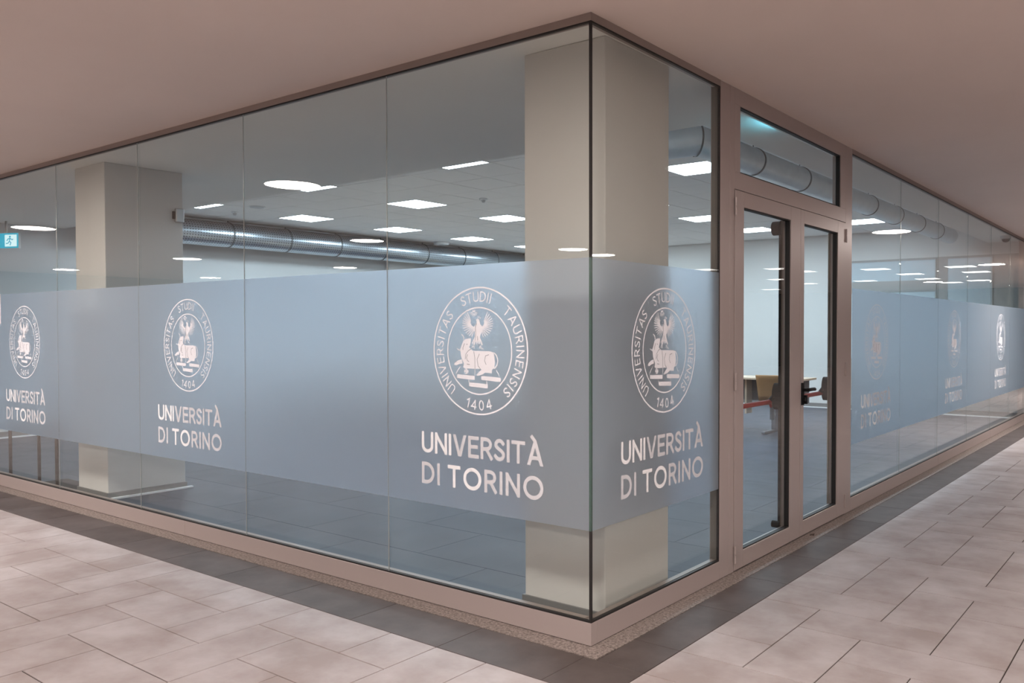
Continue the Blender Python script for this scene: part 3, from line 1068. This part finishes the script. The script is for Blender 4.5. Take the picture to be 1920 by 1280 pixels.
c1, hx, hy = column('column', -0.655, -0.122, 0.295, 0.935, 'square cream column right behind the glass corner')
c2, hx, hy = column('column', -6.07, -5.495, 0.300, 1.012, 'square cream column behind the left glass wall')
be = MB(); be.box(hx + 0.014, hx + 0.055, -hy - 0.01, hy + 0.05, 0.002, 0.016)
be.build('white_bead', M['white_trim'], c2)
dv = empty('wall_speaker', (-5.495, 0.93, 2.52)); tag(dv, 'small grey wall device on the left column near the ceiling', 'speaker')
box('housing', M['steel'], 0.0005, 0.035, 0.0, 0.08, 0.01, 0.14, dv, 0.006)
box('bracket', M['black'], 0.0005, 0.02, -0.02, -0.0005, 0.04, 0.11, dv)
bc = empty('security_camera', (-6.11, 0.66, 2.62)); tag(bc, 'tiny dark camera on the left side of the far column', 'camera')
MB().cyl((0.03, 0, 0), (-0.05, 0, 0), 0.02, 12).build('bracket', M['black'], bc)
MB().cyl((-0.05, 0.02, 0.01), (-0.09, -0.07, -0.01), 0.03, 14).build('camera_body', M['black'], bc)

# ------------------------------------------------------------------ ducts
def duct_section(p0, p1, r, mt_, name, parent, n=40):
    mb = MB(); mb.cyl(p0, p1, r, n, caps=False)
    me = mb.mesh(name, mt_, True)
    uvl = me.uv_layers.new(name='UVMap')
    L = (Vector(p1) - Vector(p0)).length
    for pi, pl in enumerate(me.polygons):
        us = [pi / n, pi / n, (pi + 1) / n, (pi + 1) / n]; vv = [0, L, L, 0]
        for q, li in enumerate(pl.loop_indices): uvl.data[li].uv = (us[q], vv[q])
    o = bpy.data.objects.new(name, me); COL.objects.link(o); o.parent = parent
    return o


def ring_at(p, ax, r, mt_, parent, wd=0.022, h=0.010):
    a = Vector(ax) * wd / 2
    mb = MB(); mb.cyl(Vector(p) - a, Vector(p) + a, r + h, 40)
    return mb.build('flange_ring', mt_, parent)


XD, ZD, RD = -10.66, 3.083, 0.203
dl = empty('ventilation_duct', (XD, 2.45, ZD)); tag(dl, 'long perforated round metal duct under the far left ceiling', 'duct')
ry = [3.5, 4.60, 5.69, 6.76, 7.84, 8.95, 10.03, 11.1, 12.2]
yy = [2.45] + ry + [12.64]
for a, b in zip(yy[:-1], yy[1:]): duct_section((0, a - 2.45, 0), (0, b - 2.45, 0), RD, M['galv_perf'], 'duct_section', dl)
for a in ry:
    ring_at((0, a - 2.45, 0), (0, 1, 0), RD, M['galv_ring'], dl, 0.02, 0.008)
    hg = MB(); hg.cyl((0, a - 2.45, RD), (0, a - 2.45, ZT - ZD), 0.008, 8); hg.build('hanger', M['galv_ring'], dl)
MB().cyl((0, -0.001, 0), (0, -0.006, 0), RD, 40).build('end_cap', M['galv'], dl)

XR, ZR, RR, YE = -1.11, 3.106, 0.126, 3.10
dr = empty('ventilation_duct', (XR, YE, ZR)); tag(dr, 'smooth round metal duct with a mitred elbow above the door', 'duct')
# mitred elbow: two cylinders cut at 45 degrees
def mitred(par, length_dir, L, name):
    """tube from the elbow, end plane x = -y at the start"""
    n = 40; mb = MB()
    for e in (0, 1):
        for i in range(n):
            q = 2 * math.pi * i / n
            a, c = RR * math.cos(q), RR * math.sin(q)
            if length_dir == 'y': mb.v.append((a, (a if e == 0 else L), c))
            else: mb.v.append(((a if e == 0 else -L), a, c))
    for i in range(n):
        j = (i + 1) % n
        mb.f.append([i, j, n + j, n + i] if length_dir == 'y' else [j, i, n + i, n + j])
    return mb.build(name, M['galv'], par, smooth=True)
ryr = [4.22 + 1.16 * k for k in range(8)]
ryr = [q for q in ryr if q < 12.0]


def mit(par):
    pass


# elbow sits at local origin; leg one runs +y, leg two runs -x; mitre plane y = x mirrored so that outer corner is at (+,-)
n = 40
mb = MB()
for e in (0, 1):
    for i in range(n):
        q = 2 * math.pi * i / n
        a, c = RR * math.cos(q), RR * math.sin(q)
        mb.v.append((a, (-a if e == 0 else ryr[0] - YE), c))
for i in range(n):
    j = (i + 1) % n
    mb.f.append([i, j, n + j, n + i])
mb.build('duct_section', M['galv'], dr, smooth=True, fix=True)
mb = MB()
for e in (0, 1):
    for i in range(n):
        q = 2 * math.pi * i / n
        a, c = RR * math.cos(q), RR * math.sin(q)
        mb.v.append(((-a if e == 0 else -1.15), a, c))
for i in range(n):
    j = (i + 1) % n
    mb.f.append([j, i, n + i, n + j])
mb.build('duct_section', M['galv'], dr, smooth=True, fix=True)
MB().cyl((-1.15, 0, 0), (-1.155, 0, 0), RR, 40).build('end_cap', M['galv'], dr)
rg = MB(); s2 = math.sqrt(2)
for e in (-0.008, 0.008):
    for i in range(n):
        q = 2 * math.pi * i / n
        a, c = (RR + 0.008) * math.cos(q), (RR + 0.008) * math.sin(q)
        rg.v.append((a + e * 0.7, -a + e * 0.7, c))
for i in range(n):
    j = (i + 1) % n
    rg.f.append([i, j, n + j, n + i])
rg.build('flange_ring', M['galv_ring'], dr, fix=True)
yy = ryr + [12.15]
for a, b in zip(yy[:-1], yy[1:]): duct_section((0, a - YE, 0), (0, b - YE, 0), RR, M['galv'], 'duct_section', dr)
MB().cyl((0, 12.15 - YE, 0), (0, 12.155 - YE, 0), RR, 40).build('end_cap', M['galv'], dr)
for a in ryr:
    ring_at((0, a - YE, 0), (0, 1, 0), RR, M['galv_ring'], dr, 0.02, 0.008)
    MB().cyl((0, a - YE, RR), (0, a - YE, ZT - ZR), 0.006, 8).build('hanger', M['galv_ring'], dr)

# ------------------------------------------------------------------ square light panels of the room
pm = MB()
pm.v = [(-0.303, -0.303, -0.001), (0.303, -0.303, -0.001), (0.303, 0.303, -0.001), (-0.303, 0.303, -0.001)]
pm.f = [[0, 3, 2, 1]]
pm = pm.mesh('diffuser', M['lamp_room'])
fm_ = MB()
fm_.box(-0.318, 0.318, -0.318, -0.3025, -0.002, 0.012); fm_.box(-0.318, 0.318, 0.3025, 0.318, -0.002, 0.012)
fm_.box(-0.318, -0.3025, -0.3025, 0.3025, -0.002, 0.012); fm_.box(0.3025, 0.318, -0.3025, 0.3025, -0.002, 0.012)
fm_ = fm_.mesh('panel_frame', M['white_plastic'])
for ii, i in enumerate(PANELX):
    for jj, j in enumerate(PANELY):
        cx_, cy_ = GX0 - (i + 0.5) * GM, GY0 + (j + 0.5) * GM
        e = empty('light_panel', (cx_, cy_, ZT - 0.002))
        colw = ['one', 'two', 'three', 'four'][ii]
        roww = ['one', 'two', 'three', 'four', 'five'][jj]
        tag(e, 'square ceiling light panel, row %s from left glass, column %s from the door' % (roww, colw), 'ceiling light', 'square light panels in the room ceiling')
        inst('diffuser', pm, e); inst('panel_frame', fm_, e)

# detectors and speaker on the ceiling
def detector(x, y, z, lb, r=0.055, nm='smoke_detector', cat='detector'):
    e = empty(nm, (x, y, z)); tag(e, lb, cat)
    MB().cyl((0, 0, 0), (0, 0, -0.02), r, 20).build('base', M['white_plastic'], e)
    MB().cyl((0, 0, -0.0205), (0, 0, -0.055), r * 0.6, 20, r * 0.35).build('sensor_head', M['steel'], e)
detector(-5.64, 5.37, ZT, 'white smoke detector on the tiles between the light panels')
detector(-9.59, 4.07, ZT, 'small smoke detector on the tiles beside the perforated duct')
e = empty('access_point', (-10.30, 9.15, ZT - 0.001)); tag(e, 'flat white round device on the ceiling by the duct', 'access point')
MB().cyl((0, 0, 0), (0, 0, -0.05), 0.17, 28, 0.15).build('housing', M['white_plastic'], e); MB().cyl((0, 0, -0.0505), (0, 0, -0.056), 0.05, 20).build('lens', M['steel'], e)
e = empty('ceiling_speaker', (-8.85, 3.97, ZT)); tag(e, 'flush round speaker grille in the ceiling tiles', 'speaker')
MB().cyl((0, 0, 0), (0, 0, -0.008), 0.12, 28).build('rim', M['white_plastic'], e); MB().cyl((0, 0, -0.0082), (0, 0, -0.011), 0.10, 28).build('grille', M['steel'], e)
e = empty('dome_camera', (-0.16, 11.6, ZC)); tag(e, 'small dark dome camera under the soffit at far right', 'camera')
MB().cyl((0, 0, -0.0005), (0, 0, -0.05), 0.085, 20, 0.075).build('housing', M['steel'], e)
mb = MB()
for k in range(5):
    a0, a1 = R(90 * k / 5), R(90 * (k + 1) / 5)
    mb.cyl((0, 0, -0.0505 - 0.055 * math.sin(a0)), (0, 0, -0.0505 - 0.055 * math.sin(a1)), 0.06 * math.cos(a0), 18, max(0.002, 0.06 * math.cos(a1)), caps=False)
mb.build('dome', M['black'], e, smooth=True)

# ------------------------------------------------------------------ exit signs
ex = empty('exit_sign', (-10.80, 1.40, 2.63)); tag(ex, 'lit cyan exit sign with running figure at the left edge', 'sign')
ex.rotation_euler = (0, 0, R(25))
box('housing', M['white_plastic'], -0.215, 0.215, 0.006, 0.04, -0.005, 0.205, ex)
box('sign_face', M['exit_cyan'], -0.21, 0.21, 0.0, 0.0055, 0.0, 0.20, ex)
fg = MB()
fg.poly([(0.0, 0.02), (0.19, 0.02), (0.19, 0.18), (0.0, 0.18)], -0.0025, -0.0005)
fg.build('white_doorway', M['exit_white'], ex)
fg = MB()
fg.cyl((0.085, -0.003, 0.152), (0.085, -0.0045, 0.152), 0.014, 14)
for st in ([(0.085, 0.135), (0.075, 0.09)], [(0.085, 0.13), (0.12, 0.11), (0.135, 0.12)], [(0.08, 0.128), (0.05, 0.12), (0.035, 0.095)], [(0.075, 0.092), (0.10, 0.07), (0.085, 0.035)], [(0.075, 0.092), (0.055, 0.065), (0.02, 0.06)]):
    fg.ribbon(st, 0.013, -0.0045, -0.003)
fg.build('running_figure', M['exit_cyan'], ex)
box('hanger', M['steel'], -0.012, 0.012, 0.015, 0.03, 0.206, ZC - 2.63 - 0.001, ex)
# exit lamp over the door, mounted inside on the head bar
el = empty('exit_lamp', (-0.092, 2.50, 2.938)); tag(el, 'slim cyan exit lamp above the door inside', 'lamp')
box('housing', M['white_plastic'], -0.02, 0.026, -0.17, 0.17, 0.0, 0.049, el)
box('glow_strip', M['exit_glow'], -0.026, -0.0205, -0.16, 0.16, 0.006, 0.044, el)

# ------------------------------------------------------------------ hall lamps (some show as reflections in the glass, the rest stay unseen)
disc = MB()
disc.v = [(0.2635 * math.cos(2 * math.pi * k / 20), 0.2635 * math.sin(2 * math.pi * k / 20), -0.010) for k in range(20)]
disc.f = [list(range(20))[::-1]]
disc = disc.mesh('diffuser', M['lamp_hall'])
rimm = MB()
for k in range(40):
    a, b = 2 * math.pi * k / 40, 2 * math.pi * (k + 1) / 40
    n = len(rimm.v)
    for q in (a, b):
        for (r_, z) in ((0.2635, 0), (0.2635, -0.014), (0.29, -0.012), (0.29, 0)): rimm.v.append((r_ * math.cos(q), r_ * math.sin(q), z))
    for (i, j) in ((0, 1), (1, 2), (2, 3)): rimm.f.append([n + i, n + j, n + 4 + j, n + 4 + i])
rimm = rimm.mesh('rim', M['white_plastic'])
hall = [(-5.15, -1.97), (-11.30, -1.93), (-17.4, -1.95), (0.95, -1.95), (-8.80, -5.95), (-14.6, -6.05), (-20.0, -5.95), (-2.9, -6.0), (3.1, -6.0),
        (-20.2, -9.8), (-14.0, -9.6), (-6.96, -9.2), (-0.5, -9.6), (7.0, -2.0), (5.2, 1.0), (1.42, 9.86), (1.46, 17.8), (7.0, 4.0), (7.2, 10.5), (4.3, 24.4)]  # unseen lamp facing the near right glass is added to brighten that side
HL = {(-5.15, -1.97): 'largest round lamp mirrored in the left glass above the blank frosted pane',
      (-11.30, -1.93): 'round lamp mirrored at the left edge above the exit sign',
      (-8.80, -5.95): 'round lamp mirrored in the left glass over the perforated duct',
      (-14.6, -6.05): 'round lamp mirrored at the right side of the far column',
      (-20.0, -5.95): 'small round lamp mirrored just left of the far column',
      (-6.96, -9.2): 'thin round lamp mirrored across the cream column by the glass corner',
      (1.42, 9.86): 'round lamp mirrored right of the door below the smooth duct',
      (1.46, 17.8): 'small round lamp mirrored near the far end of the right glass'}
for (x, y) in hall:
    e = empty('round_ceiling_light', (x, y, ZC - 0.001))
    tag(e, HL.get((x, y), 'round white hall ceiling lamp outside the picture'), 'ceiling light', 'round hall lamps mirrored in the glass')
    inst('diffuser', disc, e); inst('rim', rimm, e)
fpm = MB()
fpm.v = [(-0.301, -0.301, -0.008), (0.301, -0.301, -0.008), (0.301, 0.301, -0.008), (-0.301, 0.301, -0.008)]
fpm.f = [[0, 3, 2, 1]]
fpm = fpm.mesh('diffuser', M['lamp_far'])
fpf = MB(); fpf.box(-0.32, 0.32, -0.32, -0.301, -0.01, 0.0); fpf.box(-0.32, 0.32, 0.301, 0.32, -0.01, 0.0); fpf.box(-0.32, -0.301, -0.3, 0.3, -0.01, 0); fpf.box(0.301, 0.32, -0.3, 0.3, -0.01, 0)
fpf = fpf.mesh('panel_frame', M['white_plastic'])
far = [(4.05, 17.78), (5.83, 22.6), (3.86, 20.14), (4.03, 22.63), (2.18, 18.1), (2.27, 20.3), (3.93, 25.1), (2.99, 24.4), (5.85, 16.2), (7.56, 20.3), (10.3, 26.0), (5.79, 17.5), (7.79, 23.0), (7.53, 15.4)]
ORD = ['first', 'second', 'third', 'fourth', 'fifth', 'sixth', 'seventh', 'eighth', 'ninth', 'tenth', 'eleventh', 'twelfth', 'thirteenth', 'fourteenth']
far.sort(key=lambda q: to_px((-q[0], q[1], ZC))[0])
for k, (x, y) in enumerate(far):
    e = empty('square_ceiling_light', (x, y, ZC - 0.001))
    tag(e, 'square lamp mirrored in the door and right glass, %s counting from the left' % ORD[k], 'ceiling light', 'square hall panels mirrored in the right glass')
    inst('diffuser', fpm, e); inst('panel_frame', fpf, e)

# ------------------------------------------------------------------ furniture behind the door
def study_desk(x, y, lb, group=None):
    dk = empty('study_desk', (x, y, 0)); tag(dk, lb, 'desk', group)
    box('desk_top', M['beech_top'], -1.38, 1.37, -0.28, 0.28, 0.775, 0.805, dk, 0.003)
    box('modesty_panel', M['slate'], -1.28, 1.32, 0.10, 0.12, 0.44, 0.774, dk)
    for lx in (-1.08, -0.13, 0.84):
        box('leg', M['grey_metal'], lx - 0.035, lx + 0.035, -0.05, 0.05, 0.035, 0.774, dk, 0.004)
        box('foot', M['grey_metal'], lx - 0.03, lx + 0.03, -0.42, 0.34, 0.0, 0.035, dk, 0.008)
    box('side_panel', M['beech_top'], 0.40, 0.43, -0.1, 0.095, 0.25, 0.774, dk)
    return dk


study_desk(-3.57, 8.55, 'long beech topped study desk with slate panel seen through the door')
for (x, y) in ((-4.30, 3.95), (-7.4, 3.95), (-4.75, 5.75), (-7.9, 5.75), (-7.9, 7.5), (-7.2, 9.3), (-6.2, 11.1), (-9.2, 11.1)):  # hidden desks added so their pale tops bounce light to the ceiling
    study_desk(x, y, 'study desk added behind the frosted band of the left glass wall to bounce light', 'hidden study desks added behind the frosted band')


def study_seat(nm, x, y, rz, lb):
    e = empty(nm, (x, y, 0), rz); tag(e, lb, 'chair', 'study seats at the long desk')
    # curved plywood shell: seat and back as bent strips, facing +y
    def shell(prof, w0, w1, t):
        mb = MB(); nn = len(prof); k = 9
        for s in (0, 1):
            for i, (py, pz) in enumerate(prof):
                ww = w0 + (w1 - w0) * i / (nn - 1)
                for q in range(k):
                    u = q / (k - 1) * 2 - 1
                    mb.v.append((u * ww / 2, py - s * t * 0.6 + 0.045 * (u * u), pz - s * t))
        for i in range(nn - 1):
            for q in range(k - 1):
                a = i * k + q
                mb.f.append([a, a + 1, a + k + 1, a + k]); b = a + nn * k
                mb.f.append([b, b + k, b + k + 1, b + 1])
        def edge(lst):
            for p, q in zip(lst[:-1], lst[1:]): mb.f.append([p, q, q + nn * k, p + nn * k])
        edge([q for q in range(k)]); edge([(nn - 1) * k + q for q in range(k)])
        edge([i * k for i in range(nn)]); edge([i * k + k - 1 for i in range(nn)])
        return mb
    shell([(-0.20, 0.53), (-0.225, 0.62), (-0.25, 0.72), (-0.285, 0.82), (-0.31, 0.885)], 0.33, 0.40, 0.014).build('backrest', M['beech'], e, smooth=True, fix=True)
    shell([(0.20, 0.455), (0.17, 0.475), (0.05, 0.475), (-0.08, 0.468), (-0.17, 0.475), (-0.205, 0.50)], 0.40, 0.36, 0.014).build('seat', M['beech'], e, smooth=True, fix=True)
    MB().tube([(0.0, -0.228, 0.55), (0.0, -0.21, 0.46), (0.0, -0.14, 0.435), (0.0, 0.08, 0.435)], 0.016, 10).build('back_bracket', M['red'], e, smooth=True)
    MB().cyl((0, 0, 0.455), (0, 0, 0.24), 0.028, 16).build('seat_post', M['grey_metal'], e, smooth=False)
    MB().tube([(0, 0, 0.27), (0, 0.2, 0.275), (-0.02, 0.50, 0.275)], 0.03, 10).build('swing_arm', M['grey_metal'], e, smooth=True)
    return e


study_seat('study_chair', -2.52, 7.95, R(18), 'beech plywood chair with back turned, beside the red door bar')
study_seat('study_chair', -3.35, 8.02, R(-4), 'beech plywood chair further left at the desk, mostly behind the door post')

# ------------------------------------------------------------------ tube bench behind the left glass
tb = empty('tube_bench', (-6.91, 0.40, 0)); tag(tb, 'bench with dark bent tube legs beside the far column', 'bench')
H, r = 0.535, 0.05
p = [(0.54, -0.165, 0.012), (0.54, -0.165, H - r)]
for k in range(1, 7):
    q = R(90 * k / 6); p.append((0.54 - r + r * math.cos(q), -0.165, H - r + r * math.sin(q)))
for k in range(0, 7):
    q = R(90 * k / 6); p.append((-0.54 + r - r * math.sin(q), -0.165, H - r + r * math.cos(q)))
p.append((-0.54, -0.165, 0.012))
MB().tube(p, 0.016, 10).build('leg_frame', M['bronze'], tb, smooth=True)
MB().tube([(-0.06, -0.085, 0.012), (-0.06, -0.085, 0.3), (-0.06, -0.085, H + 0.01)], 0.016, 10).build('leg', M['bronze'], tb, smooth=True)
MB().tube([(-0.53, -0.16, 0.012), (-0.3, -0.125, 0.012), (-0.06, -0.085, 0.012)], 0.008, 8).build('floor_runner', M['bronze'], tb, smooth=True)
box('seat', M['bronze'], -0.56, 0.56, -0.18, 0.22, H + 0.017, H + 0.04, tb, 0.004)

mt_ = empty('floor_mat', (-6.42, 0.36, 0.0)); tag(mt_, 'dark mat on the floor between the bench legs and the column', 'mat')
box('pile', M['mat'], -0.42, 0.32, -0.13, 0.16, 0.001, 0.018, mt_, 0.004)
box('edge_strip', M['black'], -0.44, 0.34, -0.15, -0.131, 0.001, 0.012, mt_)

# notice sheet on the glass at the left edge
nt_ = empty('notice_sheet', (-7.13, 0.0, 1.57)); tag(nt_, 'white printed notice taped to the film at the left edge', 'notice')
box('paper', M['paper'], -0.13, 0.155, 0.0002, 0.0010, 0.0, 0.29, nt_)
for (a, b, c, d) in ((-0.10, 0.13, 0.245, 0.27), (0.02, 0.13, 0.13, 0.22), (-0.10, 0.0, 0.13, 0.22), (-0.10, 0.13, 0.03, 0.10)):
    box('print_block', M['print_blue'], a, b, -0.0002, 0.0001, c, d, nt_)

# small bit of debris by the door
db = MB()
for k in range(7):
    a = random.uniform(0, 6.28); r_ = random.uniform(0.0, 0.02)
    db.cyl((0.03 + r_ * math.cos(a), 2.74 + 1.6 * r_ * math.sin(a), 0.002), (0.03 + r_ * math.cos(a) + 0.012, 2.74 + 1.6 * r_ * math.sin(a) + random.uniform(-.015, .015), 0.006), 0.006, 6, 0.002)
db = db.build('dry_leaf', M['bronze']); tag(db, 'scrap of dry brown leaf on the granite sill below the door', 'leaf')
